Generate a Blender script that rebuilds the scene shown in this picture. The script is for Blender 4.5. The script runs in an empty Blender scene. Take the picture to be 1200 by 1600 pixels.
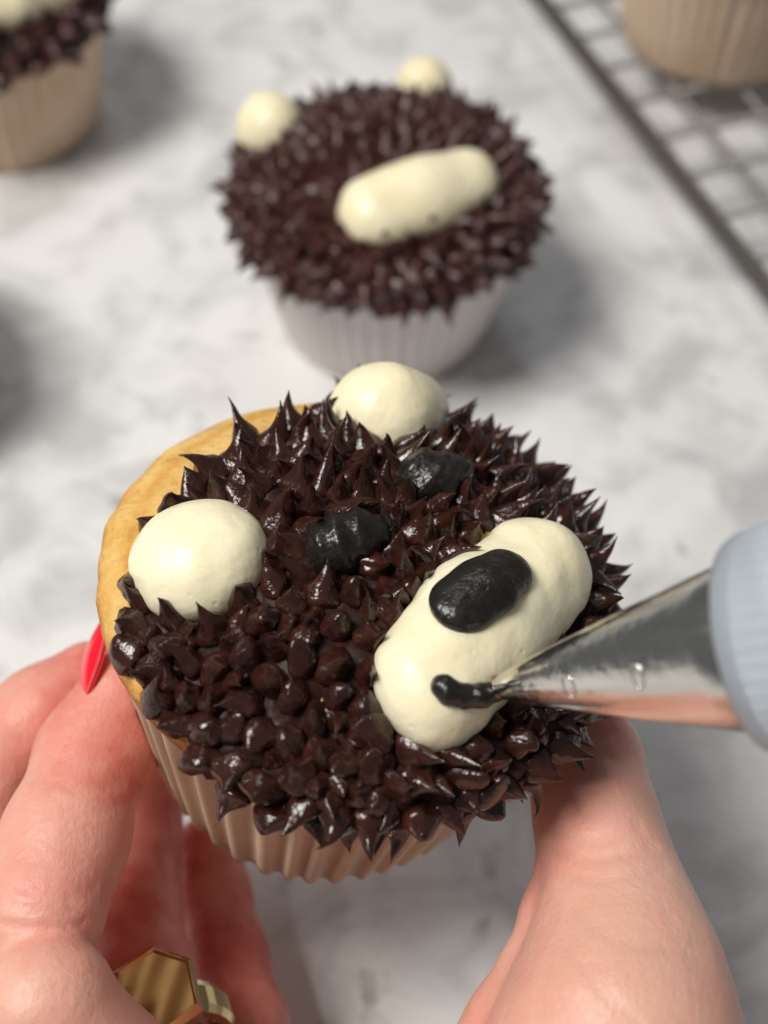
import bpy, math, random
import numpy as np
from mathutils import Vector, Matrix
from mathutils.bvhtree import BVHTree

random.seed(11)
rng = np.random.default_rng(11)
S = 0.001                                  # everything below is written in millimetres
sc = bpy.context.scene
col = sc.collection
R = math.radians

# ------------------------------------------------------------------ camera
F = 2000.0                                 # focal length in pixels of the 1200 x 1600 photograph
PITCH = R(53)
CAM = np.array([0.0, 0.0, 250.0])
FWD = np.array([0, math.cos(PITCH), -math.sin(PITCH)])
UP = np.array([0, math.sin(PITCH), math.cos(PITCH)])
RIGHT = np.array([1.0, 0, 0])
cd = bpy.data.cameras.new('camera')
cam = bpy.data.objects.new('camera', cd)
col.objects.link(cam)
cam.location = Vector(CAM * S)
cam.rotation_euler = (math.pi / 2 - PITCH, 0, 0)
cd.sensor_fit = 'VERTICAL'
cd.sensor_height = 24
cd.lens = 24 * F / 1600
cd.clip_start = 0.005
cd.clip_end = 20
cd.dof.use_dof = True
cd.dof.focus_distance = 0.178
cd.dof.aperture_fstop = cd.lens / 4.0
sc.camera = cam

# ------------------------------------------------------------------ world, lamps, exposure
w = bpy.data.worlds.new('World')
sc.world = w
w.use_nodes = True
w.node_tree.nodes['Background'].inputs['Color'].default_value = (0.92, 0.95, 1.0, 1)
w.node_tree.nodes['Background'].inputs['Strength'].default_value = 0.13


def area(name, loc, target, size, power, color):
    l = bpy.data.lights.new(name, 'AREA')
    l.shape = 'SQUARE'
    l.size = size
    l.energy = power
    l.color = color
    o = bpy.data.objects.new(name, l)
    col.objects.link(o)
    o.location = loc
    o.rotation_euler = (Vector(target) - Vector(loc)).to_track_quat('-Z', 'Y').to_euler()
    return o


area('ceiling_lamp', (-0.50, 0.03, 1.00), (0, 0.2, 0.03), 0.42, 13.3, (1.0, 0.955, 0.89))
area('fill_light', (0.10, 0.95, 1.15), (0, 0.2, 0.03), 0.26, 1.9, (0.98, 0.98, 1.0))  # added fill from behind the cupcakes, to give the frosting highlights
sc.view_settings.view_transform = 'Standard'
sc.view_settings.look = 'None'
sc.view_settings.exposure = 0.0
sc.view_settings.gamma = 1.0
sc.view_settings.use_curve_mapping = False
sc.render.engine = 'CYCLES'
sc.cycles.use_denoising = True
sc.cycles.max_bounces = 8


def W(px, py, d):
    """the point (mm) that stands d mm in front of the lens on the line of sight of a photo pixel"""
    return CAM + RIGHT * ((px - 600) / F * d) - UP * ((py - 800) / F * d) + FWD * d


def ray(px, py):
    v = W(px, py, 1.0) - CAM
    return v / np.linalg.norm(v)


def on_plane(px, py, z):
    v = ray(px, py)
    return CAM + v * ((z - CAM[2]) / v[2])


def project(p):
    q = np.asarray(p) - CAM
    d = q @ FWD
    return 600 + (q @ RIGHT) / d * F, 800 - (q @ UP) / d * F


# ------------------------------------------------------------------ materials
class Mat:
    def __init__(self, name):
        self.m = bpy.data.materials.new(name)
        self.m.use_nodes = True
        self.t = self.m.node_tree
        self.b = self.t.nodes['Principled BSDF']
        self.tc = self.t.nodes.new('ShaderNodeTexCoord')

    def n(self, kind, **kw):
        nd = self.t.nodes.new('ShaderNode' + kind)
        for k, v in kw.items():
            setattr(nd, k, v)
        return nd

    def link(self, a, b):
        self.t.links.new(a, b)

    def set(self, **kw):
        for k, v in kw.items():
            self.b.inputs[k.replace('_', ' ')].default_value = v
        return self

    def noise(self, scale, detail=4, rough=0.55, coords='Object', stretch=None, dist=0.0):
        nd = self.n('TexNoise')
        nd.inputs['Scale'].default_value = scale
        nd.inputs['Detail'].default_value = detail
        nd.inputs['Roughness'].default_value = rough
        nd.inputs['Distortion'].default_value = dist
        src = self.tc.outputs[coords]
        if stretch:
            mp = self.n('Mapping')
            mp.inputs['Scale'].default_value = stretch
            if len(stretch) == 3:
                self.link(src, mp.inputs['Vector'])
                src = mp.outputs[0]
        self.link(src, nd.inputs['Vector'])
        return nd.outputs['Fac']

    def ramp(self, fac, stops):
        r = self.n('ValToRGB')
        e = r.color_ramp.elements
        while len(e) < len(stops):
            e.new(0.5)
        for i, (p, c) in enumerate(stops):
            e[i].position = p
            e[i].color = (*c, 1) if len(c) == 3 else c
        self.link(fac, r.inputs['Fac'])
        return r.outputs['Color']

    def mix(self, fac, a, b, mode='MIX'):
        m = self.n('Mix', data_type='RGBA', blend_type=mode)
        for sock, v in ((m.inputs[0], fac), (m.inputs[6], a), (m.inputs[7], b)):
            if isinstance(v, (int, float)):
                sock.default_value = v
            elif isinstance(v, tuple):
                sock.default_value = (*v, 1)
            else:
                self.link(v, sock)
        return m.outputs[2]

    def math(self, op, a, b=0.0, clamp=False):
        m = self.n('Math', operation=op, use_clamp=clamp)
        for sock, v in ((m.inputs[0], a), (m.inputs[1], b)):
            if isinstance(v, (int, float)):
                sock.default_value = v
            else:
                self.link(v, sock)
        return m.outputs[0]

    def bump(self, height, dist, strength=1.0, prev=None):
        b = self.n('Bump')
        b.inputs['Strength'].default_value = strength
        b.inputs['Distance'].default_value = dist
        self.link(height, b.inputs['Height'])
        if prev is not None:
            self.link(prev, b.inputs['Normal'])
        return b.outputs['Normal']

    def out(self, color=None, rough=None, normal=None):
        if color is not None:
            self.link(color, self.b.inputs['Base Color'])
        if rough is not None:
            self.link(rough, self.b.inputs['Roughness'])
        if normal is not None:
            self.link(normal, self.b.inputs['Normal'])
        return self.m


def mat_marble():
    m = Mat('marble')
    a = m.noise(9, 6, 0.62, dist=0.6)
    b = m.noise(42, 5, 0.6, dist=0.9)
    c = m.noise(75, 3, 0.5, dist=0.3)
    base = m.ramp(a, [(0.32, (0.56, 0.565, 0.575)), (0.48, (0.73, 0.733, 0.73)), (0.68, (0.78, 0.782, 0.775))])
    v1 = m.ramp(b, [(0.38, (0.62, 0.615, 0.615)), (0.52, (1, 1, 1))])
    v2 = m.ramp(c, [(0.26, (0.55, 0.53, 0.52)), (0.35, (1, 1, 1))])
    colr = m.mix(0.9, m.mix(0.6, base, v1, 'MULTIPLY'), v2, 'MULTIPLY')
    m.set(Roughness=0.42, Specular_IOR_Level=0.35)
    return m.out(colr)


def mat_frosting(name, tint, rough, unit=1.0, spec=0.55):
    m = Mat(name)                          # unit: mesh units per metre (the spikes are modelled one unit tall)
    big = m.noise(260 * unit, 3)
    fine = m.noise(900 * unit, 4, 0.6)
    c = m.ramp(big, [(0.3, tuple(x * 0.65 for x in tint)), (0.7, tuple(x * 1.35 for x in tint))])
    nrm = m.bump(fine, 0.00022, 0.55, m.bump(big, 0.0011, 0.5))
    r = m.ramp(m.noise(500 * unit, 2), [(0.35, (rough * 0.75,) * 3), (0.65, (rough * 1.35,) * 3)])
    m.set(Specular_IOR_Level=spec)
    return m.out(c, r, nrm)


def mat_cream():
    m = Mat('cream_buttercream')
    big = m.noise(120, 3)
    fine = m.noise(650, 4, 0.6)
    vor = m.n('TexVoronoi')
    vor.inputs['Scale'].default_value = 330
    m.link(m.tc.outputs['Object'], vor.inputs['Vector'])
    pits = m.ramp(vor.outputs['Distance'], [(0.05, (0, 0, 0)), (0.16, (1, 1, 1))])
    c = m.ramp(big, [(0.3, (0.87, 0.785, 0.53)), (0.7, (0.91, 0.845, 0.62))])
    nrm = m.bump(pits, 0.00012, 0.45, m.bump(fine, 0.0002, 0.5, m.bump(big, 0.0012, 0.55)))
    m.set(Roughness=0.34, Specular_IOR_Level=0.45, Subsurface_Weight=0.35, Subsurface_Radius=(1.0, 0.7, 0.4), Subsurface_Scale=0.002)
    return m.out(c, None, nrm)


def mat_black():
    m = Mat('black_icing')
    vor = m.n('TexVoronoi', feature='DISTANCE_TO_EDGE')
    vor.inputs['Scale'].default_value = 620
    mp = m.n('Mapping')
    mp.inputs['Scale'].default_value = (1, 1.9, 1)
    mp.inputs['Rotation'].default_value = (0.3, 0.5, 0.8)
    m.link(m.tc.outputs['Object'], mp.inputs['Vector'])
    m.link(mp.outputs[0], vor.inputs['Vector'])
    fine = m.noise(560, 3, 0.5)
    c = m.ramp(fine, [(0.35, (0.0085, 0.0062, 0.0052)), (0.75, (0.021, 0.0155, 0.0125))])
    nrm = m.bump(vor.outputs['Distance'], 0.0005, 0.22, m.bump(fine, 0.0005, 0.7))
    m.set(Roughness=0.32, Specular_IOR_Level=0.5)
    return m.out(c, None, nrm)


def mat_cake():
    m = Mat('golden_cake')
    # baked crust: pale on the crown, browned along the rim and down the side (attribute brown)
    at = m.n('Attribute', attribute_name='brown')
    k = m.math('ADD', at.outputs['Fac'], m.math('MULTIPLY', m.math('SUBTRACT', m.noise(130, 6, 0.65), 0.5), 1.25), True)
    c = m.ramp(k, [(0.0, (0.80, 0.53, 0.18)), (0.35, (0.70, 0.38, 0.085)), (0.65, (0.44, 0.17, 0.03)), (1.0, (0.22, 0.07, 0.018))])
    fine = m.noise(800, 5, 0.7)
    vor = m.n('TexVoronoi')
    vor.inputs['Scale'].default_value = 420
    vor.inputs['Randomness'].default_value = 1.0
    m.link(m.tc.outputs['Object'], vor.inputs['Vector'])
    pores = m.ramp(vor.outputs['Distance'], [(0.10, (0, 0, 0)), (0.28, (1, 1, 1))])
    nrm = m.bump(pores, 0.0004, 0.45, m.bump(fine, 0.0007, 0.8, m.bump(m.noise(190, 4), 0.0022, 0.7)))
    m.set(Roughness=0.5, Specular_IOR_Level=0.35, Subsurface_Weight=0.2, Subsurface_Radius=(1.0, 0.5, 0.2), Subsurface_Scale=0.0015)
    return m.out(c, None, nrm)


def mat_paper(name, a, b):
    m = Mat(name)
    c = m.ramp(m.noise(60, 4), [(0.3, a), (0.7, b)])
    nrm = m.bump(m.noise(1500, 3), 0.0001, 0.5)
    m.set(Roughness=0.6, Specular_IOR_Level=0.3, Subsurface_Weight=0.25, Subsurface_Radius=(1.0, 0.7, 0.5), Subsurface_Scale=0.001)
    return m.out(c, None, nrm)


def mat_skin():
    m = Mat('skin')
    at = m.n('Attribute', attribute_name='red')
    blotch = m.noise(70, 4)
    k = m.math('ADD', m.math('MULTIPLY', at.outputs['Fac'], 0.8), m.math('MULTIPLY', m.math('SUBTRACT', blotch, 0.46), 1.1), True)
    k = m.math('ADD', k, m.math('MULTIPLY', m.math('SUBTRACT', m.noise(330, 4, 0.6), 0.5), 0.55), True)
    c = m.ramp(k, [(0.0, (0.73, 0.42, 0.325)), (0.4, (0.73, 0.34, 0.27)), (0.8, (0.68, 0.22, 0.175)), (1.0, (0.58, 0.13, 0.105))])
    vor = m.n('TexVoronoi', feature='DISTANCE_TO_EDGE')
    vor.inputs['Scale'].default_value = 1150
    mp = m.n('Mapping')
    mp.inputs['Scale'].default_value = (1.0, 0.45, 0.7)
    mp.inputs['Rotation'].default_value = (0.2, 0.1, 0.5)
    m.link(m.tc.outputs['Object'], mp.inputs['Vector'])
    m.link(mp.outputs[0], vor.inputs['Vector'])
    lines = m.ramp(vor.outputs['Distance'], [(0.0, (0, 0, 0)), (0.12, (1, 1, 1))])
    wr = m.noise(900, 5, 0.65)
    fold = m.noise(230, 3, 0.5, stretch=(1.0, 0.5, 0.8))
    nrm = m.bump(lines, 0.00005, 0.25, m.bump(wr, 0.00035, 0.5, m.bump(fold, 0.0008, 0.42)))
    m.set(Roughness=0.40, Specular_IOR_Level=0.45, Subsurface_Weight=0.35, Subsurface_Radius=(1.0, 0.32, 0.18), Subsurface_Scale=0.0022)
    return m.out(c, None, nrm)


def mat_plain(name, c, rough, metal=0.0, bump=None, **kw):
    m = Mat(name)
    m.set(Base_Color=(*c, 1), Roughness=rough, Metallic=metal, **kw)
    if bump:
        m.out(None, None, m.bump(m.noise(bump[0], 4), bump[1], 0.6))
    else:
        m.out(None, m.ramp(m.noise(180, 3), [(0.3, (rough * 0.8,) * 3), (0.7, (rough * 1.25,) * 3)]))
    return m.m


MARBLE = mat_marble()
CHOC = mat_frosting('chocolate_frosting', (0.036, 0.0115, 0.0075), 0.165, 0.006)
CHOC2 = mat_frosting('matt_chocolate_frosting', (0.055, 0.017, 0.013), 0.33, 0.006)
COATM = mat_frosting('spread_chocolate_frosting', (0.024, 0.0075, 0.005), 0.55, spec=0.22)  # tint darker than the spikes, painting shade into the gaps between them
CREAM = mat_cream()
BLACK = mat_black()
CAKE = mat_cake()
PAPER_TAN = mat_paper('tan_paper', (0.50, 0.36, 0.25), (0.64, 0.49, 0.36))
PAPER_WHITE = mat_paper('white_paper', (0.66, 0.61, 0.60), (0.74, 0.69, 0.68))
PAPER_BEIGE = mat_paper('beige_paper', (0.62, 0.45, 0.31), (0.70, 0.55, 0.42))
SKIN = mat_skin()
NAIL = mat_plain('red_nail_varnish', (0.80, 0.008, 0.028), 0.14, Coat_Weight=0.6)
NAILBED = mat_plain('pink_nail', (0.80, 0.42, 0.38), 0.25)
GOLD = mat_plain('gold', (0.62, 0.48, 0.25), 0.09, 1.0)
ms_ = Mat('brushed_steel')
ms_.set(Base_Color=(0.69, 0.67, 0.63, 1), Roughness=0.2, Metallic=1.0)
_st = ms_.noise(260, 5, 0.6, stretch=(1.0, 1.0, 0.12))
_sp = ms_.noise(700, 3, 0.5)
ms_.out(None, ms_.ramp(_st, [(0.3, (0.09,) * 3), (0.7, (0.24,) * 3)]), ms_.bump(_sp, 0.00012, 0.4, ms_.bump(_st, 0.00035, 0.5)))
STEEL = ms_.m
RACKM = mat_plain('dark_rack_metal', (0.09, 0.08, 0.073), 0.45, 0.3)
RACKW = mat_plain('grey_rack_wire', (0.24, 0.225, 0.215), 0.5, 0.3)
SMEAR = mat_plain('brown_smear', (0.20, 0.07, 0.04), 0.35)
mm_ = Mat('frosted_plastic')
mm_.set(Base_Color=(0.80, 0.88, 0.97, 1), Roughness=0.30, Transmission_Weight=0.72, IOR=1.35, Specular_IOR_Level=0.5)
mm_.out(None, None, mm_.bump(mm_.noise(240, 3), 0.0006, 0.4))
PLASTIC = mm_.m


# ------------------------------------------------------------------ mesh helpers
def mesh_from(name, verts, faces, smooth=True):
    me = bpy.data.meshes.new(name)
    me.from_pydata((np.asarray(verts, dtype=float) * S).tolist(), [], [tuple(int(i) for i in f) for f in faces])
    me.update()
    if smooth:
        me.polygons.foreach_set('use_smooth', [True] * len(me.polygons))
    return me


def obj(name, me, mat, parent=None):
    o = bpy.data.objects.new(name, me)
    col.objects.link(o)
    if mat is not None and not me.materials:
        me.materials.append(mat)
    o.parent = parent
    return o


def tag(o, label, cat, group=None):
    o['label'] = label
    o['category'] = cat
    if group:
        o['group'] = group
    return o


def empty(name, mat4=None):
    o = bpy.data.objects.new(name, None)
    o.empty_display_size = 0.01
    col.objects.link(o)
    if mat4 is not None:
        o.matrix_world = mat4
    return o


def lathe(profile, nseg, closed_top=False, closed_bot=False, rfun=None):
    """profile: list of (r, z); rfun(r, z, angle) -> (r, z)"""
    V, Fc = [], []
    for (r, z) in profile:
        for k in range(nseg):
            a = 2 * math.pi * k / nseg
            rr, zz = (r, z) if rfun is None else rfun(r, z, a)
            V.append((rr * math.cos(a), rr * math.sin(a), zz))
    for i in range(len(profile) - 1):
        for k in range(nseg):
            k2 = (k + 1) % nseg
            Fc.append((i * nseg + k, i * nseg + k2, (i + 1) * nseg + k2, (i + 1) * nseg + k))
    if closed_bot:
        Fc.append(tuple(reversed(range(nseg))))
    if closed_top:
        b = (len(profile) - 1) * nseg
        Fc.append(tuple(range(b, b + nseg)))
    return V, Fc


def surface_nets(field, origin, h):
    s = field < 0
    c = np.zeros(tuple(n - 1 for n in field.shape), dtype=np.int16)
    for dx in (0, 1):
        for dy in (0, 1):
            for dz in (0, 1):
                c += s[dx:dx + c.shape[0], dy:dy + c.shape[1], dz:dz + c.shape[2]]
    idx = np.argwhere((c > 0) & (c < 8))
    corners = [(0, 0, 0), (1, 0, 0), (0, 1, 0), (1, 1, 0), (0, 0, 1), (1, 0, 1), (0, 1, 1), (1, 1, 1)]
    vals = np.stack([field[idx[:, 0] + a, idx[:, 1] + b, idx[:, 2] + d] for a, b, d in corners], 1)
    edges = [(0, 1), (2, 3), (4, 5), (6, 7), (0, 2), (1, 3), (4, 6), (5, 7), (0, 4), (1, 5), (2, 6), (3, 7)]
    acc = np.zeros((len(idx), 3))
    cnt = np.zeros(len(idx))
    cn = np.array(corners, dtype=float)
    for a, b in edges:
        va, vb = vals[:, a], vals[:, b]
        m = (va < 0) != (vb < 0)
        t = np.where(m, va / np.where(va - vb == 0, 1, va - vb), 0)
        acc += np.where(m[:, None], cn[a] + (cn[b] - cn[a]) * t[:, None], 0)
        cnt += m
    V = (idx + acc / cnt[:, None]) * h + origin
    vid = -np.ones(c.shape, dtype=np.int64)
    vid[tuple(idx.T)] = np.arange(len(idx))
    Fq = []
    for ax in range(3):
        o1, o2 = (ax + 1) % 3, (ax + 2) % 3
        sl0 = [slice(None)] * 3
        sl1 = [slice(None)] * 3
        sl0[ax] = slice(0, -1)
        sl1[ax] = slice(1, None)
        a, b = s[tuple(sl0)], s[tuple(sl1)]
        e = np.argwhere(a != b)
        ok = (e[:, o1] > 0) & (e[:, o2] > 0) & (e[:, o1] < field.shape[o1] - 1) & (e[:, o2] < field.shape[o2] - 1)
        e = e[ok]
        flip = a[tuple(e.T)]
        q = []
        for d1, d2 in ((-1, -1), (0, -1), (0, 0), (-1, 0)):
            p = e.copy()
            p[:, o1] += d1
            p[:, o2] += d2
            q.append(vid[tuple(p.T)])
        q = np.stack(q, 1)
        q = np.where(flip[:, None], q, q[:, ::-1])
        Fq.append(q)
    Fq = np.concatenate(Fq)
    Fq = Fq[(Fq >= 0).all(1)]
    lab = np.arange(len(V))                # keep the one body, drop stray specks
    e = np.concatenate([Fq[:, [i, (i + 1) % 4]] for i in range(4)])
    while True:
        new = lab.copy()
        np.minimum.at(new, e[:, 0], lab[e[:, 1]])
        np.minimum.at(new, e[:, 1], lab[e[:, 0]])
        new = new[new]
        if (new == lab).all():
            break
        lab = new
    main = np.bincount(lab).argmax()
    keep = lab == main
    ren = np.cumsum(keep) - 1
    Fq = Fq[keep[Fq[:, 0]]]
    return V[keep], ren[Fq]


def laplacian(V, Fq, it, lam=0.5):
    e = np.concatenate([Fq[:, [i, (i + 1) % 4]] for i in range(4)])
    e = np.concatenate([e, e[:, ::-1]])
    n = np.bincount(e[:, 0], minlength=len(V)).astype(float)
    for _ in range(it):
        a = np.stack([np.bincount(e[:, 0], V[e[:, 1], k], minlength=len(V)) for k in range(3)], 1)
        V = V + lam * (a / n[:, None] - V)
    return V


def smin(a, b, k):
    h = np.clip(0.5 + 0.5 * (b - a) / k, 0, 1)
    return b + (a - b) * h - k * h * (1 - h)


def cap(P, a, b, ra, rb):
    a, b = np.asarray(a, np.float32), np.asarray(b, np.float32)
    d = b - a
    L = float(d @ d) + 1e-9
    q = P - a
    t = np.clip((q @ d) / L, 0, 1)
    return np.linalg.norm(q - t[..., None] * d, axis=-1) - (ra + (rb - ra) * t)


def grid(lo, hi, h):
    ax = [np.arange(lo[i], hi[i] + h, h, dtype=np.float32) for i in range(3)]
    return np.stack(np.meshgrid(*ax, indexing='ij'), -1)


def vnoise(P, seed, n=7, freq=1.0):
    """cheap smooth pseudo-noise: a sum of randomly oriented sines"""
    r = np.random.default_rng(seed)
    out = np.zeros(P.shape[:-1])
    for i in range(n):
        d = r.normal(size=3)
        d /= np.linalg.norm(d)
        out += np.sin((P @ d) * freq * (0.6 + 1.5 * r.random()) + r.random() * 6.28)
    return out / n


# ------------------------------------------------------------------ the marble counter
v = [(-1500, -700, 0), (1500, -700, 0), (1500, 2300, 0), (-1500, 2300, 0),
     (-1500, -700, -30), (1500, -700, -30), (1500, 2300, -30), (-1500, 2300, -30)]
tb = obj('counter', mesh_from('counter', v, [(0, 1, 2, 3), (7, 6, 5, 4), (0, 4, 5, 1), (1, 5, 6, 2), (2, 6, 7, 3), (3, 7, 4, 0)], False), MARBLE)
tb['kind'] = 'structure'
tb['label'] = 'white marble counter with soft grey mottling'

# ------------------------------------------------------------------ cupcake pieces (local frame: base at the origin, axis +z)
HL, RB, RT = 36.0, 27.6, 35.0              # liner height, base and top radius
LIP = 41.0                                 # height of the widest ring of the cake
PROFILE = [(25.5, 1.0), (33.2, 33.0), (35.6, 36.0), (37.3, 38.8), (37.8, 41.0), (37.0, 43.2), (34.6, 45.3), (31.0, 47.3), (26.0, 49.4),
           (20.0, 51.3), (13.0, 52.9), (6.5, 53.7), (2.0, 54.0), (0.05, 54.0)]


def smooth_profile(pr, n):
    pr = np.array(pr)
    t = np.linspace(0, len(pr) - 1, n)
    i = np.clip(t.astype(int), 0, len(pr) - 2)
    u = (t - i)[:, None]
    p0, p1, p2, p3 = pr[np.clip(i - 1, 0, None)], pr[i], pr[i + 1], pr[np.clip(i + 2, None, len(pr) - 1)]
    return 0.5 * ((2 * p1) + (-p0 + p2) * u + (2 * p0 - 5 * p1 + 4 * p2 - p3) * u ** 2 + (-p0 + 3 * p1 - 3 * p2 + p3) * u ** 3)


def make_cake(seed):
    pr = smooth_profile(PROFILE, 52)
    V, Fc = lathe(pr, 128, True, True)
    V = np.array(V)
    nz = vnoise(V, seed, 9, 0.13)
    nf = vnoise(V, seed + 1, 9, 0.55)
    rad = np.hypot(V[:, 0], V[:, 1])
    k = np.clip((V[:, 2] - 30) / 8, 0, 1)
    sc_ = 1 + k * (0.024 * nz + 0.014 * nf)
    V[:, 0] *= sc_
    V[:, 1] *= sc_
    V[:, 2] += k * (0.8 * nz + 0.7 * nf)
    me = mesh_from('cake', V, Fc)
    a = me.attributes.new('brown', 'FLOAT', 'POINT')
    br = np.clip((44.4 - V[:, 2]) / 5.5, 0, 1) * 0.95 + 0.30 * np.exp(-((rad - 33.0) / 1.3) ** 2) * (V[:, 2] > 42) + 0.10
    a.data.foreach_set('value', br.astype(np.float32))
    return me


def make_liner(n=44, amp=0.85, seed=0):
    ns = n * 10
    zs = np.linspace(0, HL, 14)
    pr = [(RB - 3.0, 0.3)] + [(RB + (RT - RB) * (z / HL) ** 0.9, z) for z in zs]
    rr = np.random.default_rng(seed)
    ph = rr.random(8) * 6.28
    jit = rr.normal(size=n + 1) * 0.25

    def rf(r, z, a):
        if z < 0.35 and r < RB - 1:
            return r, z
        wob = 0.18 * math.sin(3 * a + ph[0]) + 0.15 * math.sin(5 * a + ph[1])
        u = a / (2 * math.pi) * n
        i = int(u)
        f = u - i
        j = jit[i] * (1 - f) + jit[(i + 1) % n] * f
        s = math.sin(2 * math.pi * (u + j * 0.5))
        s = math.copysign(abs(s) ** 0.7, s)
        k = 0.55 + 0.45 * z / HL
        return r + amp * k * s + wob, z + (0.35 * math.sin(7 * a + ph[2]) if z > HL - 1 else 0)
    V, Fc = lathe(pr, ns, False, True, rf)
    return mesh_from('liner', V, Fc)


def spike_mesh(kind, seed):
    r_ = np.random.default_rng(seed)
    ns, nr = 18, 17
    lob = int(r_.integers(3, 6))
    ph, tw = r_.random() * 6.28, r_.normal() * 1.2
    bend = r_.normal(size=2) * (0.26 if kind == 'sharp' else 0.22)
    hook = r_.normal(size=2) * 0.14
    fl = max(0.7, min(1.4, 1 + 0.2 * r_.normal()))
    V = []
    for i in range(nr + 1):
        s = i / nr
        if kind == 'sharp':
            rad = (0.42 * (1 - s) ** 1.1 + 0.06 * (1 - s) ** 0.5) * (1 + 0.42 * math.exp(-((s - 0.28) / 0.18) ** 2))
        elif kind == 'mid':
            rad = 0.46 * (1 - s ** 1.4) ** 1.05 * (1 + 0.26 * math.exp(-((s - 0.32) / 0.2) ** 2))
        else:
            rad = 0.46 * max(0.0, 1 - s ** 2.4) ** 0.60 * (1 + 0.14 * math.exp(-((s - 0.4) / 0.2) ** 2))
        if i == nr:
            rad = 0.012
        for k in range(ns):
            a = 2 * math.pi * k / ns
            m = 1 + (0.11 * (1 - 0.6 * s)) * math.sin(lob * a + ph + tw * s * 3) + 0.12 * math.sin(2 * a + ph * 2 + s * 3)
            cx = bend[0] * s ** 2 + hook[0] * s ** 5
            cy = bend[1] * s ** 2 + hook[1] * s ** 5
            V.append((rad * m * math.cos(a) * fl ** 0.5 + cx, rad * m * math.sin(a) / fl ** 0.5 + cy, -0.16 + s * 1.16))
    V = np.array(V)
    for ax_ in range(3):
        V[:, ax_] += 0.06 * vnoise(V, seed * 3 + ax_, 6, 5.5) * (1 - 0.5 * np.clip(V[:, 2], 0, 1))
    Fc = []
    for i in range(nr):
        for k in range(ns):
            k2 = (k + 1) % ns
            Fc.append((i * ns + k, i * ns + k2, (i + 1) * ns + k2, (i + 1) * ns + k))
    Fc.append(tuple(nr * ns + k for k in range(ns)))
    me = bpy.data.meshes.new('frosting_spike')
    me.from_pydata(V.tolist(), [], Fc)
    me.update()
    me.polygons.foreach_set('use_smooth', [True] * len(me.polygons))
    return me


def spike_set(mat, seed):
    out = {}
    for kind, n in (('sharp', 18), ('mid', 14), ('blunt', 12)):
        out[kind] = []
        for i in range(n):
            me = spike_mesh(kind, seed + i * 7 + len(kind))
            me.materials.append(mat)
            out[kind].append(me)
    return out


SPIKES = spike_set(CHOC, 100)
SPIKES2 = spike_set(CHOC2, 400)
CAKES = [make_cake(3), make_cake(8)]
LINERS = [make_liner(44, 1.05, 1), make_liner(46, 0.6, 2), make_liner(40, 1.0, 3)]
for me in CAKES:
    me.materials.append(CAKE)

DOME = smooth_profile(PROFILE, 200)
DOME = DOME[DOME[:, 1] > 37.2]
seg = np.linalg.norm(np.diff(DOME, axis=0), axis=1)
DARC = np.concatenate([[0], np.cumsum(seg)])


def dome_normal(i):
    a, b = DOME[max(i - 1, 0)], DOME[min(i + 1, len(DOME) - 1)]
    t = b - a
    n = np.array([t[1], -t[0]])
    n /= np.linalg.norm(n) + 1e-9
    return n


def cup_matrix(base, axis, roll):
    z = Vector(axis).normalized()
    q = Vector((0, 0, 1)).rotation_difference(z)
    return Matrix.Translation(Vector(base) * S) @ q.to_matrix().to_4x4() @ Matrix.Rotation(roll, 4, 'Z')


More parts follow.
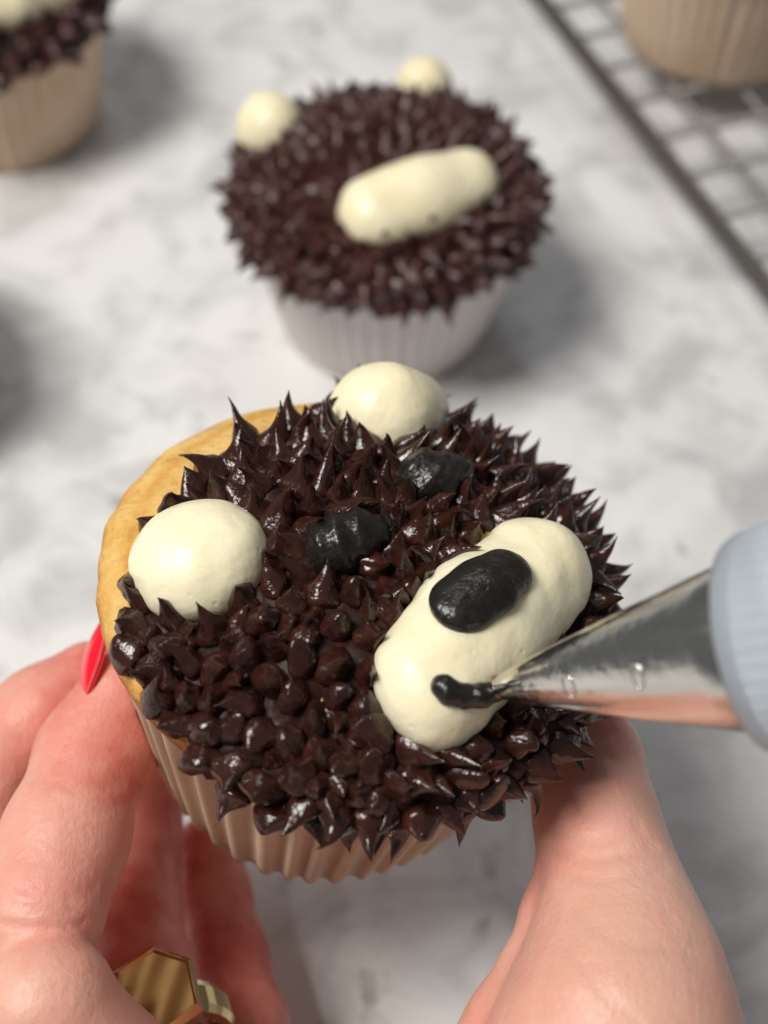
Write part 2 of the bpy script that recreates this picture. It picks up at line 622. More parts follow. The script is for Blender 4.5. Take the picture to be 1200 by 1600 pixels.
class Cup:
    def __init__(self, base, axis, roll, liner_me, liner_mat, cake_me, name='cupcake'):
        self.M = cup_matrix(base, axis, roll)
        self.Mi = self.M.inverted()
        self.root = empty(name, self.M)
        lm = liner_me if not liner_me.materials else liner_me.copy()
        lm.materials.clear()
        self.liner = obj('liner', lm, liner_mat, self.root)
        self.cake = obj('cake', cake_me, None, self.root)
        self.targets = [(BVHTree.FromPolygons([v.co.copy() for v in cake_me.vertices], [tuple(p.vertices) for p in cake_me.polygons]))]
        self.blobs = []

    def hit(self, px, py):
        """local point (mm) and normal where the photo's line of sight meets what is built so far"""
        o = self.Mi @ Vector(CAM * S)
        d = (self.Mi.to_3x3() @ Vector(ray(px, py))).normalized()
        best = None
        for t in self.targets:
            loc, n, i, dist = t.ray_cast(o, d)
            if loc is not None and (best is None or dist < best[2]):
                if n.dot(d) > 0:
                    n = -n
                best = (np.array(loc) / S, np.array(n), dist)
        if best is None:                   # passes just beside the crown: take the nearest point of it
            gap = 1e9
            for k in range(240):
                q_ = o + d * (0.08 + k * 0.002)
                loc, n, i, dist = self.targets[0].find_nearest(q_)
                if dist < gap:
                    gap = dist
                    best = (np.array(loc) / S, np.array(n), dist)
        return best

    def world(self, p):
        return np.array(self.M @ Vector(np.asarray(p) * S)) / S

    def px_size(self, p):
        return F / ((self.world(p) - CAM) @ FWD)

    def blob(self, name, pts, mat, k=3.0, lump=0.25, freq=0.5, h=0.55, parent=None, sink=None, seed=1, target=True, smooth=2, flat=None, clear=0.6, ridge=None):
        """pts: (px, py, radius in photo pixels, lift) piped balls joined into one soft lump standing on the surface"""
        C = []
        for (px, py, rp, lift) in pts:
            hh = self.hit(px, py)
            if hh is None:
                continue
            p, n, _ = hh
            r = rp / self.px_size(p)
            C.append((p + n * r * lift, r, n))
        cs = np.array([c for c, _, _ in C])
        rm = max(r for _, r, _ in C)
        nrm = np.mean([n for _, _, n in C], axis=0)
        nrm /= np.linalg.norm(nrm)
        lo, hi = cs.min(0) - rm * 1.35 - 1, cs.max(0) + rm * 1.35 + 1
        G = grid(lo, hi, h)
        Q = G
        ctr = cs.mean(0)
        if flat:
            hgt = (G - ctr) @ nrm
            Q = G + (hgt * (1 / flat - 1))[..., None] * nrm
        fld = None
        for i, (c, r, n) in enumerate(C):
            if flat:
                c = c + ((c - ctr) @ nrm) * (1 / flat - 1) * nrm
            if i == 0 or len(C) == 1:
                d = np.linalg.norm(Q - c, axis=-1) - r
            else:
                c0 = C[i - 1][0]
                if flat:
                    c0 = c0 + ((c0 - ctr) @ nrm) * (1 / flat - 1) * nrm
                d = cap(Q, c0, c, C[i - 1][1], r)
            fld = d if fld is None else smin(fld, d, k)
        fld = fld + lump * vnoise(G, seed, 8, freq) + lump * 0.35 * vnoise(G, seed + 5, 8, freq * 2.7)
        if ridge:                          # piped ridges: (photo angle in degrees, wavelength mm, depth mm)
            an_, wl, am = ridge
            dv = np.array(self.Mi.to_3x3() @ Vector(RIGHT * math.cos(R(an_)) - UP * math.sin(R(an_))))
            fld = fld + am * np.abs(np.sin(((G - ctr) @ dv) * math.pi / wl + 0.8 + 0.9 * vnoise(G, seed + 3, 5, 0.45)))
            fld = fld - am * 0.6
        V, Fq = surface_nets(fld, lo, h)
        V = laplacian(V, Fq, smooth)
        me = mesh_from(name, V, Fq)
        o = obj(name, me, mat, parent or self.root)
        if target:
            self.targets.append(BVHTree.FromPolygons([vv.co.copy() for vv in me.vertices], [tuple(p.vertices) for p in me.polygons]))
        self.blobs.append((cs, [r * clear for _, r, _ in C]))
        return o

    def inside_many(self, Q):
        out = np.zeros(len(Q), bool)
        for cs, rs in self.blobs:
            for i in range(len(cs)):
                out |= np.linalg.norm(Q - cs[i], axis=1) < rs[i]
                if i:
                    out |= cap(Q, cs[i - 1], cs[i], rs[i - 1], rs[i]) < 0
        return out

    def inside_blob(self, p):
        for cs, rs in self.blobs:
            for i in range(len(cs)):
                if np.linalg.norm(p - cs[i]) < rs[i]:
                    return True
                if i and cap(p[None], cs[i - 1], cs[i], rs[i - 1], rs[i])[0] < 0:
                    return True
        return False

    def frost(self, outline, spikes, mat, spacing, hrange, wrange, kindfun, seed, zmin=38.0, limit=300, lean=0.35, fill=None):
        """outline: photo pixels bounding the frosting as seen (None: all of the crown)"""
        r_ = np.random.default_rng(seed)

        def covered(p):
            if outline is None:
                return True
            x, y = project(self.world(p))
            ins = False
            j = len(outline) - 1
            for i in range(len(outline)):
                xi, yi = outline[i]
                xj, yj = outline[j]
                if (yi > y) != (yj > y) and x < (xj - xi) * (y - yi) / (yj - yi) + xi:
                    ins = not ins
                j = i
            return ins
        # base coat hugging the crown
        pr = DOME[::2]
        nseg = 200
        V, Fc = lathe(pr, nseg, True, False)
        V = np.array(V)
        off = np.zeros(len(V))
        nrms = np.zeros((len(V), 3))
        nz = vnoise(V, seed, 10, 1.1)
        for i in range(len(pr)):
            nn = dome_normal(min(i * 2, len(DOME) - 1))
            for k in range(nseg):
                a = 2 * math.pi * k / nseg
                nrms[i * nseg + k] = (nn[0] * math.cos(a), nn[0] * math.sin(a), nn[1])
        inb = self.inside_many(V + nrms * 0.8)
        for i in range(len(pr)):
            for k in range(nseg):
                q = i * nseg + k
                inside = covered(V[q]) and V[q, 2] > zmin
                off[q] = (0.0 if inb[q] else 1.0 + 1.5 * nz[q]) if inside else -2.2
        V = V + nrms * off[:, None]
        coat = obj('frosting_coat', mesh_from('frosting_coat', V, Fc), COATM, self.root)
        tot = DARC[-1]
        # rejection sampling on the crown, area-weighted
        pts = []
        n_ok = 0
        for att in range(9000 + (14000 if fill else 0)):
            small = att >= 9000
            s = r_.random() * tot
            i = int(np.searchsorted(DARC, s))
            i = min(i, len(DOME) - 1)
            rr, zz = DOME[i]
            if r_.random() > rr / 38.0 or zz < zmin:
                continue
            a = r_.random() * 2 * math.pi
            p = np.array([rr * math.cos(a), rr * math.sin(a), zz])
            if not covered(p):
                continue
            if any((p - q[0]) @ (p - q[0]) < (spacing * q[3] * (fill if small else 1)) ** 2 for q in pts):
                continue
            nn = dome_normal(i)
            n3 = np.array([nn[0] * math.cos(a), nn[0] * math.sin(a), nn[1]])
            if self.inside_blob(p + n3 * 1.5):
                continue
            rd = np.array([math.cos(a), math.sin(a), 0.0])
            # skip those wholly on the far side, which the photo cannot show
            vw = CAM - self.world(p)
            nw = np.array(self.M.to_3x3() @ Vector(n3))
            if nw @ vw / np.linalg.norm(vw) < -0.30:
                continue
            pts.append((p, n3, rd, (0.85 + 0.3 * r_.random()) * (0.8 if small else 1), rr))
            if len(pts) >= limit:
                break
        for (p, n3, rd, qs, rr) in pts:
            x, y = project(self.world(p))
            kind = kindfun(x, y, r_)
            me = spikes[kind][int(r_.integers(len(spikes[kind])))]
            hgt = (hrange[0] + (hrange[1] - hrange[0]) * r_.random()) * {'sharp': 1.0, 'mid': 0.82, 'blunt': 0.66}[kind]
            wid = (wrange[0] + (wrange[1] - wrange[0]) * r_.random()) * {'sharp': 1.0, 'mid': 1.0, 'blunt': 1.02}[kind]
            if qs < 0.8:
                hgt *= 0.72
                wid *= 0.78
            d = n3 + rd * lean * (rr / 38) + r_.normal(size=3) * 0.18
            d /= np.linalg.norm(d)
            qd = Vector((0, 0, 1)).rotation_difference(Vector(d))
            o = obj('frosting_spike', me, None, coat)
            o.matrix_parent_inverse = Matrix.Identity(4)
            o.matrix_basis = (Matrix.Translation(Vector((p + n3 * 0.9) * S)) @ qd.to_matrix().to_4x4()
                              @ Matrix.Rotation(r_.random() * 6.28, 4, 'Z')
                              @ Matrix.Diagonal((wid * S, wid * S * (0.9 + 0.2 * r_.random()), hgt * S, 1)))
        return coat, len(pts)


# ------------------------------------------------------------------ the held cupcake
ctr = W(552, 912, 192)                     # centre of its widest ring
axis = np.array([0.15, 0.10, 1.0])
axis /= np.linalg.norm(axis)
cup = Cup(ctr - axis * LIP, axis, R(20), LINERS[0], PAPER_TAN, CAKES[0])
tag(cup.root, 'bear-face cupcake with nose and eyes, held up in the hand in front', 'cupcake', 'bear cupcakes')
cup.blob('ear', [(312, 882, 98, 0.10), (322, 876, 99, 0.10)], CREAM, lump=0.9, freq=0.26, seed=4, flat=0.74, clear=1.06)
cup.blob('ear', [(592, 664, 66, 0.25), (632, 660, 62, 0.28)], CREAM, k=8, lump=0.7, freq=0.25, seed=9, clear=1.08)
snout = cup.blob('snout', [(672, 1072, 93, 0.26), (742, 984, 100, 0.10), (832, 902, 92, 0.12)], CREAM, k=4.0, lump=1.0, freq=0.27, seed=15, flat=0.76, clear=1.10)
cup.blob('eye', [(522, 868, 45, 0.5), (560, 852, 44, 0.5)], BLACK, k=2, lump=0.25, freq=0.9, h=0.35, seed=21, clear=1.0, smooth=3, ridge=(-20, 3.2, 0.7))
cup.blob('eye', [(658, 770, 46, 0.5), (696, 762, 42, 0.5)], BLACK, k=2, lump=0.25, freq=0.9, h=0.35, seed=33, clear=1.0, smooth=3, ridge=(35, 3.6, 0.6))
cup.blob('nose', [(722, 944, 48, 0.0), (757, 918, 50, 0.0), (788, 896, 46, 0.0)], BLACK, k=2, lump=0.16, freq=0.8, h=0.4, seed=41, flat=0.55, parent=snout)
cup.blob('mouth', [(692, 1074, 19, 0.2), (700, 1082, 20, 0.2), (724, 1088, 19, 0.2), (750, 1086, 19, 0.2), (776, 1078, 16, 0.3)], BLACK, k=0.6, lump=0.2, freq=2.2, h=0.25, seed=52, parent=snout, target=False)

OUT = [(206, 1010), (214, 930), (234, 846), (292, 790), (336, 735), (392, 697), (458, 676), (520, 648), (565, 590), (700, 540), (900, 640), (1050, 800),
       (1050, 1200), (850, 1235), (760, 1272), (640, 1284), (520, 1278), (450, 1262), (385, 1236), (330, 1200), (296, 1158), (246, 1095), (208, 1050)]


def kind_front(x, y, r_):
    u = r_.random()
    if x < 560 and y > 900 and y < 1250:
        return 'blunt' if u < 0.34 else ('mid' if u < 0.90 else 'sharp')
    if y > 1000 and x < 800:
        return 'mid' if u < 0.45 else ('sharp' if u < 0.75 else 'blunt')
    return 'sharp' if u < 0.72 else 'mid'


_, n1 = cup.frost(OUT, SPIKES, CHOC, 3.7, (4.7, 7.0), (4.1, 5.5), kind_front, 5, lean=0.12, fill=0.74)


# ------------------------------------------------------------------ the cupcake standing behind
b = on_plane(603, 490, 0)
cup2 = Cup((b[0], b[1], 0), (0.0, 0.0, 1), R(70), LINERS[1], PAPER_WHITE, CAKES[1])
tag(cup2.root, 'blurred bear cupcake in white paper case standing on the marble, behind the held one', 'cupcake', 'bear cupcakes')
cup2.blob('ear', [(430, 214, 54, 0.3)], CREAM, lump=0.5, freq=0.3, seed=61, h=0.8, clear=0.9)
cup2.blob('ear', [(660, 152, 46, 0.4)], CREAM, lump=0.6, freq=0.3, seed=62, h=0.8, clear=0.9)
cup2.blob('snout', [(594, 336, 56, 0.15), (655, 312, 58, 0.1), (722, 290, 54, 0.15)], CREAM, k=6, flat=0.8, lump=0.7, freq=0.22, seed=63, h=0.8, clear=0.9)
_, n2 = cup2.frost(None, SPIKES2, CHOC2, 4.2, (3.6, 7.2), (4.4, 6.2), lambda x, y, r_: 'sharp' if r_.random() < 0.35 else ('mid' if r_.random() < 0.75 else 'blunt'), 17, zmin=38.5, fill=0.72)

# ------------------------------------------------------------------ the cupcake in the far left corner
b = on_plane(16, 186, 0)
cup3 = Cup((b[0], b[1], 0), (0, 0, 1), R(10), LINERS[2], PAPER_BEIGE, CAKES[0])
tag(cup3.root, 'blurred frosted cupcake in tan paper case cut off by the far left corner', 'cupcake', 'bear cupcakes')
cup3.blob('snout', [(-50, 24, 48, 0.2), (15, 8, 46, 0.2), (80, -14, 42, 0.2)], CREAM, lump=0.6, freq=0.3, seed=73, h=0.8, clear=0.9)
cup3.frost(None, SPIKES2, CHOC2, 4.6, (5.0, 7.0), (4.6, 6.4), lambda x, y, r_: 'sharp' if r_.random() < 0.4 else 'mid', 23, zmin=38.5)

# a neighbour out of the frame on the left; the photo shows only its shadow
b = on_plane(-262, 640, 0)
cup5 = Cup((b[0], b[1], 0), (0, 0, 1), R(50), LINERS[1], PAPER_WHITE, CAKES[1])
tag(cup5.root, 'frosted cupcake just outside the left edge, casting the dark shadow there', 'cupcake', 'bear cupcakes')
cup5.frost(None, SPIKES2, CHOC2, 5.6, (5.0, 7.0), (5.4, 7.0), lambda x, y, r_: 'mid', 29, zmin=39)

# ------------------------------------------------------------------ cooling rack
ZR = 14.0
p0, p1 = on_plane(847, 0, ZR), on_plane(1204, 455, ZR)
u = (p1 - p0) / np.linalg.norm(p1 - p0)
vv = np.array([-u[1], u[0], 0.0])
if vv[0] < 0:
    vv = -vv
rack = empty('cooling_rack', Matrix.Translation(Vector(p0 * S)))
tag(rack, 'dark wire cooling rack lying on the marble in the far right corner', 'cooling rack')


def wire(name, pts, r, mat, parent, org, n=10, closed=False):
    pts = [np.asarray(p, float) - org for p in pts]
    V, Fc = [], []
    N = len(pts)
    for i, p in enumerate(pts):
        a, c = pts[(i - 1) % N] if (closed or i) else p, pts[(i + 1) % N] if (closed or i < N - 1) else p
        t = c - a
        t /= np.linalg.norm(t)
        s_ = np.cross(t, (0, 0, 1.0))
        if np.linalg.norm(s_) < 1e-3:
            s_ = np.cross(t, (1.0, 0, 0))
        s_ /= np.linalg.norm(s_)
        q = np.cross(s_, t)
        for k in range(n):
            an = 2 * math.pi * k / n
            V.append(p + r * (math.cos(an) * s_ + math.sin(an) * q))
    for i in range(N if closed else N - 1):
        for k in range(n):
            k2 = (k + 1) % n
            i2 = (i + 1) % N
            Fc.append((i * n + k, i2 * n + k, i2 * n + k2, i * n + k2))
    if not closed:
        Fc.append(tuple(range(n)))
        Fc.append(tuple(reversed(range((N - 1) * n, N * n))))
    return obj(name, mesh_from(name, V, Fc), mat, parent)


U0, U1, V1, RC = -190.0, 175.0, 250.0, 22.0
corner = []
for (cu, cv, a0) in ((U1 - RC, RC, -90), (U1 - RC, V1 - RC, 0), (U0 + RC, V1 - RC, 90), (U0 + RC, RC, 180)):
    for k in range(7):
        a = R(a0 + k * 15)
        corner.append(p0 + u * (cu + RC * math.cos(a)) + vv * (cv + RC * math.sin(a)))
wire('border_rail', corner, 2.5, RACKM, rack, p0, 12, True)
up1 = np.array([0, 0, 1.3])
t = U0 + 12
while t < U1 - 6:
    wire('cross_wire', [p0 + u * t + vv * (-0.3 if RC < t - U0 < U1 - U0 - RC else 8) + up1, p0 + u * t + vv * (V1 + 0.3 if RC < t - U0 < U1 - U0 - RC else V1 - 8) + up1], 1.0, RACKW, rack, p0, 8)
    t += 18.5
t = 19.0
while t < V1 - 6:
    wire('long_wire', [p0 + u * (U0 + 1) + vv * t - up1 * 0.6, p0 + u * (U1 - 1) + vv * t - up1 * 0.6], 1.0, RACKW, rack, p0, 8)
    t += 19.5
for tt in (U0 + 40, U1 - 40):
    for sv in (22.0, V1 - 22.0):
        base = p0 + u * tt + vv * sv
        wire('foot', [base + u * -6 - (0, 0, 1.0), base + u * -5 - (0, 0, ZR - 3), base + u * -3 - (0, 0, ZR - 1.6), base + u * 3 - (0, 0, ZR - 1.6),
                      base + u * 5 - (0, 0, ZR - 3), base + u * 6 - (0, 0, 1.0)], 1.6, RACKM, rack, p0, 8)

b = on_plane(1110, 52, ZR + 2.5)
cup4 = Cup((b[0], b[1], ZR + 2.5), (0, 0, 1), R(0), LINERS[1], PAPER_BEIGE, CAKES[0])
tag(cup4.root, 'cupcake in beige paper case standing on the wire rack', 'cupcake')

# ------------------------------------------------------------------ piping bag with metal nozzle
tipd = None
hh = cup.hit(776, 1076)
tw = cup.world(hh[0])
dt = float((tw - CAM) @ FWD) - 2.0
tip = W(776, 1074, dt)
bas = W(1122, 1016, dt - 17.0)
ax = (bas - tip) / np.linalg.norm(bas - tip)
LN = float(np.linalg.norm(bas - tip))
q = Vector((0, 0, 1)).rotation_difference(Vector(ax))
bagM = Matrix.Translation(Vector(tip * S)) @ q.to_matrix().to_4x4()
bag = empty('piping_bag', bagM)
tag(bag, 'piping bag with polished metal nozzle drawing the mouth', 'piping bag')
r0, r1 = 17.0 / F * dt, 131.0 / F * (dt - 17)
prof = [(r0 - 0.35, 1.2), (r0 - 0.3, 0.0), (r0, -0.05), (r0 + 0.02, 0.3)]
for k in range(1, 21):
    f_ = k / 20
    prof.append((r0 + (r1 - r0) * f_ ** 0.93, LN * 1.06 * f_))
prof += [(r1 + 0.1, LN * 1.12), (r1 + 0.1, LN * 1.2), (r1 - 0.4, LN * 1.2)]
Vn, Fn = lathe(prof, 72, True, False)
noz = obj('nozzle', mesh_from('nozzle', Vn, Fn), STEEL, bag)
sm = []
prof = [(r0 + 0.05, 0.05), (r0 + 0.16, 0.5), (r0 + 0.22, 1.2), (r0 + 0.22, 1.9), (r0 + 0.18, 2.3)]
Vn, Fn = lathe(prof, 24, False, False, lambda r, z, a: (r + 0.05 * math.sin(3 * a), z + 0.5 * math.sin(2 * a + 1) + 0.3 * math.sin(5 * a)))
obj('icing_smear', mesh_from('icing_smear', Vn, Fn), SMEAR, noz)
# two worn stamped ovals on the side that faces up
vdir = Vector(CAM * S) - Vector((tip + ax * LN * 0.5) * S)
vloc = bagM.to_3x3().inverted() @ vdir
a0 = math.atan2(vloc.y, vloc.x)
for (f_, da, rw, rh) in ((0.40, 0.28, 0.9, 1.5), (0.72, 0.20, 0.8, 1.5)):
    zc = LN * 1.06 * f_
    rr_ = r0 + (r1 - r0) * f_ ** 0.93
    slope = (r1 - r0) / (LN * 1.06)
    V, Fc = [], []
    for i in range(20):
        t_ = 2 * math.pi * i / 20
        for j in range(6):
            p_ = 2 * math.pi * j / 6
            z_ = zc + rw * (1 + 0.14 * math.cos(p_)) * math.cos(t_) * 0.9
            an = a0 + da + rh / rr_ * (1 + 0.14 * math.cos(p_)) * math.sin(t_)
            r_loc = rr_ + slope * (z_ - zc) + 0.10 * math.sin(p_)
            V.append((r_loc * math.cos(an), r_loc * math.sin(an), z_))
    for i in range(20):
        for j in range(6):
            Fc.append((i * 6 + j, ((i + 1) % 20) * 6 + j, ((i + 1) % 20) * 6 + (j + 1) % 6, i * 6 + (j + 1) % 6))
    obj('stamped_mark', mesh_from('stamped_mark', V, Fc), STEEL, noz)
# coupler ring with grip ribs
rc = 13.0
LC = LN * 0.20
prof = [(r1 * 0.98, LC + LN * 0.93), (rc * 0.84, LC + LN * 0.93), (rc * 0.93, LC + LN * 0.945), (rc * 0.98, LC + LN * 0.985), (rc + 0.2, LC + LN * 1.06), (rc + 0.4, LC + LN * 1.25), (rc + 0.5, LC + LN * 1.42), (rc - 1.0, LC + LN * 1.45)]


def ribs(r, z, a):
    if r > rc - 0.1 and z > LN * 1.19:
        return r + 0.14 * max(0, math.sin(a * 48)) ** 0.6, z
    return r, z


Vn, Fn = lathe(prof, 48 * 8, False, False, ribs)
obj('coupler_ring', mesh_from('coupler_ring', Vn, Fn), PLASTIC, bag)
prof = [(rc - 0.6, LN * 1.60), (rc + 0.2, LN * 1.68), (rc + 3, LN * 1.95), (rc + 9, LN * 2.6), (rc + 14, LN * 3.4), (rc + 15, LN * 3.9), (rc + 9, LN * 4.4), (4, LN * 4.7)]
Vn, Fn = lathe(smooth_profile(prof, 30), 64, True, True, lambda r, z, a: (r * (1 + 0.03 * math.sin(5 * a + z * 0.06) + 0.02 * math.sin(9 * a - z * 0.1)), z))
obj('bag_film', mesh_from('bag_film', Vn, Fn), PLASTIC, bag)

# ------------------------------------------------------------------ the hand
FINGERS = {
    'index': [(190, 1084, 201, 6.8), (146, 1180, 198, 8.3), (102, 1310, 189, 8.9), (66, 1425, 181, 9.0)],
    'index_root': [(74, 1572, 172, 9.4), (130, 1720, 175, 13)],
    'middle': [(140, 1062, 216, 6.6), (66, 1122, 212, 8.0), (-24, 1210, 207, 8.8), (-80, 1330, 199, 9.6), (-20, 1520, 190, 11), (90, 1740, 186, 13)],
    'ring': [(232, 1225, 228, 7.0), (206, 1330, 224, 8.0), (202, 1430, 216, 8.2), (220, 1540, 206, 8.6), (220, 1740, 195, 11)],
    'little': [(322, 1325, 238, 6.0), (332, 1400, 234, 6.6), (352, 1500, 227, 7.2), (372, 1600, 217, 8.0), (340, 1750, 202, 11)],
    'web': [(858, 1340, 188, 2.0), (850, 1430, 185, 3.0), (826, 1515, 182, 3.6), (786, 1590, 179, 4.2), (735, 1690, 178, 5.5)],
    'thumb': [(868, 1085, 205, 7.2), (912, 1190, 199, 8.1), (934, 1290, 191, 8.4), (960, 1400, 184, 9.4), (974, 1500, 177, 11.9), (972, 1600, 172, 14.8), (945, 1730, 170, 17.5)],
}
PALM = [[(945, 1730, 172, 17), (790, 1960, 172, 17), (480, 1940, 178, 16), (250, 1850, 182, 16), (130, 1740, 178, 13)],
        [(600, 1960, 170, 20), (560, 2150, 160, 26), (560, 2500, 150, 27)]]


def chain(P, pts, k):
    w3 = [(W(a, b_, c), r) for a, b_, c, r in pts]
    f = None
    for (a, ra), (c, rb) in zip(w3[:-1], w3[1:]):
        d = cap(P, a, c, ra, rb)
        f = d if f is None else smin(f, d, k)
    return f


allp = [W(a, b_, c) for ch in list(FINGERS.values()) + PALM for a, b_, c, r in ch]
lo = np.min(allp, axis=0) - 24
hi = np.max(allp, axis=0) + 24
lo[1] = max(lo[1], -20)                    # the wrist runs on below the frame
HH = 0.85
P = grid(lo, hi, HH)
fg = None
for nm, ch in FINGERS.items():
    d = chain(P, ch, 3.5 if nm != 'thumb' else 5)
    fg = d if fg is None else smin(fg, d, 1.0 if nm == 'index_root' else 0.8)
pm = None
for ch in PALM:
    d = chain(P, ch, 8)
    pm = d if pm is None else smin(pm, d, 9)
hand_f = smin(fg, pm, 7)
# soft swellings: finger pads, knuckles and the fold of the bent forefinger
for (a, b_, c, r, k) in ((194, 1160, 200, 5.6, 4),):
    hand_f = smin(hand_f, np.linalg.norm(P - W(a, b_, c).astype(np.float32), axis=-1) - r, k)
Vh, Fh = surface_nets(hand_f, lo, HH)
Vh = laplacian(Vh, Fh, 3)
Vh = Vh + 0.16 * np.stack([vnoise(Vh, 77 + i, 8, 0.28) for i in range(3)], 1)
# keep clear of the paper case and the cake it presses on
ML = np.array(cup.Mi)
loc = (Vh * S) @ ML[:3, :3].T + ML[:3, 3]
loc = loc / S
rad = np.hypot(loc[:, 0], loc[:, 1])
lim = np.interp(loc[:, 2], [0, HL, LIP - 3, LIP, 46], [RB + 1.0, RT + 1.0, 37.6, 38.8, 37.0])
ins = (loc[:, 2] > -0.5) & (loc[:, 2] < 46) & (rad < lim)
sc2 = np.where(ins, lim / np.maximum(rad, 1e-3), 1)
loc[:, 0] *= sc2
loc[:, 1] *= sc2
M3 = np.array(cup.M)
Vh = ((loc * S) @ M3[:3, :3].T + M3[:3, 3]) / S
org = W(560, 1700, 175)
# skin creases pressed into the surface at the joints
qh = Vh - CAM
dh = qh @ FWD
pxh = np.stack([600 + (qh @ RIGHT) / dh * F, 800 - (qh @ UP) / dh * F], 1)
nh = np.zeros_like(Vh)
fn = np.cross(Vh[Fh[:, 2]] - Vh[Fh[:, 0]], Vh[Fh[:, 3]] - Vh[Fh[:, 1]])
for i in range(4):
    np.add.at(nh, Fh[:, i], fn)
nh /= np.linalg.norm(nh, axis=1)[:, None] + 1e-9
facing = np.clip(-(nh * qh).sum(1) / np.linalg.norm(qh, axis=1) * 2, 0, 1)
near = dh < 206
CREASES = [([(-20, 1372), (40, 1392), (110, 1398), (150, 1388)], 5, 0.30), ([(-20, 1404), (50, 1420), (120, 1420)], 5, 0.34), ([(-20, 1440), (60, 1452), (130, 1444)], 6, 0.34),
           ([(70, 1218), (120, 1232), (190, 1226)], 6, 0.28), ([(95, 1262), (150, 1268), (200, 1252)], 5, 0.22), ([(10, 1340), (60, 1352)], 5, 0.2),
           ([(862, 1300), (920, 1316), (1000, 1296)], 6, 0.26), ([(858, 1326), (930, 1344), (1020, 1322)], 6, 0.30), ([(866, 1362), (940, 1376), (1040, 1356)], 6, 0.22),
           ([(900, 1420), (960, 1470), (1080, 1490)], 7, 0.20), ([(880, 1470), (930, 1540), (1000, 1600)], 7, 0.22), ([(20, 1560), (90, 1548), (170, 1560)], 7, 0.2)]
for line, sg, dep in CREASES:
    best = np.full(len(Vh), 1e9)
    for (ax_, ay_), (bx_, by_) in zip(line[:-1], line[1:]):
        A, B = np.array([ax_, ay_], float), np.array([bx_, by_], float)
        t_ = np.clip(((pxh - A) @ (B - A)) / ((B - A) @ (B - A)), 0, 1)
        best = np.minimum(best, np.linalg.norm(pxh - A - t_[:, None] * (B - A), axis=1))
    Vh = Vh - nh * (np.exp(-(best / sg) ** 2) * dep * facing * near)[:, None]
hme = mesh_from('hand', Vh - org, Fh)
red = np.zeros(len(Vh))
for (a, b_, c, r, k) in ((200, 1120, 200, 16, 0.9), (150, 1280, 190, 14, 0.35), (152, 1045, 212, 13, 0.6), (210, 1300, 224, 26, 0.5), (330, 1400, 232, 30, 0.5), (900, 1120, 200, 18, 0.7),
                         (230, 1480, 210, 20, 0.7), (360, 1560, 218, 22, 0.8), (100, 1440, 178, 12, 0.4), (800, 1600, 172, 12, 0.5), (850, 1380, 185, 8, 0.4)):
    dd = np.linalg.norm(Vh - W(a, b_, c), axis=1)
    red += k * np.exp(-(dd / r) ** 2)
at = hme.attributes.new('red', 'FLOAT', 'POINT')
at.data.foreach_set('value', np.clip(red, 0, 1).astype(np.float32))
hand = obj('hand', hme, SKIN)
hand.location = Vector(org * S)
tag(hand, 'left hand gripping the front cupcake between thumb and bent fingers', 'hand')

# fingernail of the forefinger: a curved almond plate
nb, nt = W(110, 1098, 195.0), W(171, 960, 202.0)
Ld = nt - nb
NLn = np.linalg.norm(Ld)
Ld /= NLn
Nn = -RIGHT * 0.88 + UP * 0.22 - FWD * 0.40
Nn -= Ld * (Nn @ Ld)
Nn /= np.linalg.norm(Nn)
Sd = np.cross(Ld, Nn)


def nail(name, v0, v1, lift, mat, parent):
    V, Fc = [], []
    nu, nv = 13, 18
    for th in (0.0, -0.55):
        for j in range(nv + 1):
            vv_ = v0 + (v1 - v0) * j / nv
            wdt = 4.4 * (1 - max(0, (vv_ - 0.55) / 0.45) ** 2.0 * 0.88) * (1 - max(0, (0.45 - vv_) / 0.45) ** 1.6 * 0.75)
            for i in range(nu + 1):
                x = -1 + 2 * i / nu
                an = x * wdt / 5.4
                V.append(nb + Ld * (vv_ * NLn) + Sd * (5.4 * math.sin(an)) + Nn * (5.4 * (math.cos(an) - 1) + lift + th - 2.4 * (1 - vv_) ** 2 + 1.0 * math.sin(math.pi * vv_)) - org)
    n1_ = (nu + 1) * (nv + 1)
    idx = lambda s_, j, i: s_ * n1_ + j * (nu + 1) + i
    for j in range(nv):
        for i in range(nu):
            Fc.append((idx(0, j, i), idx(0, j, i + 1), idx(0, j + 1, i + 1), idx(0, j + 1, i)))
            Fc.append((idx(1, j, i), idx(1, j + 1, i), idx(1, j + 1, i + 1), idx(1, j, i + 1)))
    for j in range(nv):
        for i in (0, nu):
            Fc.append((idx(0, j, i), idx(0, j + 1, i), idx(1, j + 1, i), idx(1, j, i)))
    for i in range(nu):
        for j in (0, nv):
            Fc.append((idx(0, j, i), idx(1, j, i), idx(1, j, i + 1), idx(0, j, i + 1)))
    return obj(name, mesh_from(name, V, Fc), mat, parent)


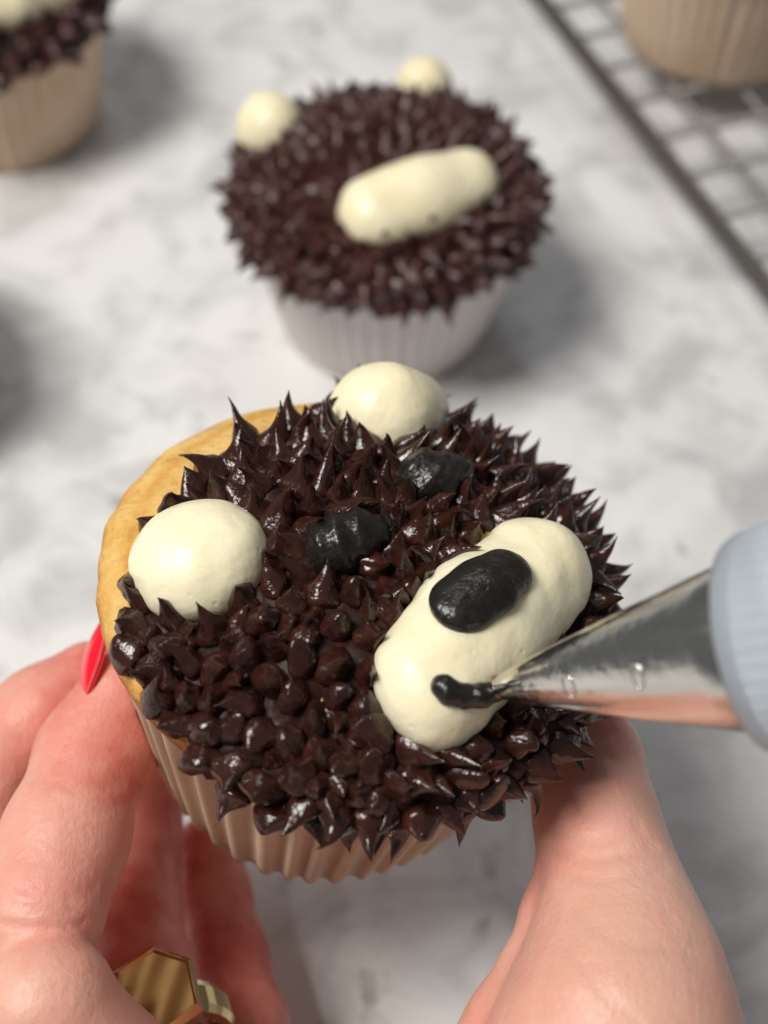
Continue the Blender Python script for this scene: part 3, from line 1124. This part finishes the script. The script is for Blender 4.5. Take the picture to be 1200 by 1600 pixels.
nl = nail('fingernail', 0.0, 1.0, 0.6, NAIL, hand)
nl['label'] = 'glossy red almond fingernail'

# ------------------------------------------------------------------ gold ring
c0, c1 = W(208, 1490, 206), W(232, 1600, 198)
axr = (c1 - c0) / np.linalg.norm(c1 - c0)
rc0 = W(236, 1622, 199)
sgn = -FWD * 0.9 + RIGHT * 0.35
sgn -= axr * (sgn @ axr)
sgn /= np.linalg.norm(sgn)
sd = np.cross(axr, sgn)
Mr = Matrix(((sd[0], axr[0], sgn[0], rc0[0] * S), (sd[1], axr[1], sgn[1], rc0[1] * S), (sd[2], axr[2], sgn[2], rc0[2] * S), (0, 0, 0, 1)))
ring = empty('ring', Mr @ Matrix.Scale(1.2, 4))
tag(ring, 'chunky faceted gold ring on a finger at the bottom edge', 'ring')
V, Fc = [], []
N, prf = 48, [(-2.2, 9.3), (-2.2, 10.4), (-1.2, 10.9), (1.2, 10.9), (2.2, 10.4), (2.2, 9.3)]
for k in range(N):
    a = 2 * math.pi * k / N
    for (yy, rr) in prf:
        V.append((rr * math.sin(a), yy, rr * math.cos(a)))
m_ = len(prf)
for k in range(N):
    k2 = (k + 1) % N
    for i in range(m_):
        i2 = (i + 1) % m_
        Fc.append((k * m_ + i, k * m_ + i2, k2 * m_ + i2, k2 * m_ + i))
obj('band', mesh_from('band', V, Fc, False), GOLD, ring)
# six-sided raised setting with a bevelled table
V, Fc = [], []
out6 = [(-5.2, -3.2), (-0.6, -6.2), (5.0, -3.8), (5.2, 3.0), (0.6, 6.0), (-5.0, 3.6)]
for (f_, zz) in ((1.0, 9.6), (1.0, 12.2), (0.86, 13.2), (0.84, 13.2), (0.80, 12.8)):
    for (x, y) in out6:
        V.append((x * f_, y * f_, zz))
for i in range(4):
    for k in range(6):
        k2 = (k + 1) % 6
        Fc.append((i * 6 + k, i * 6 + k2, (i + 1) * 6 + k2, (i + 1) * 6 + k))
Fc.append(tuple(range(24, 30)))
Fc.append(tuple(reversed(range(6))))
obj('setting', mesh_from('setting', V, Fc, False), GOLD, ring)
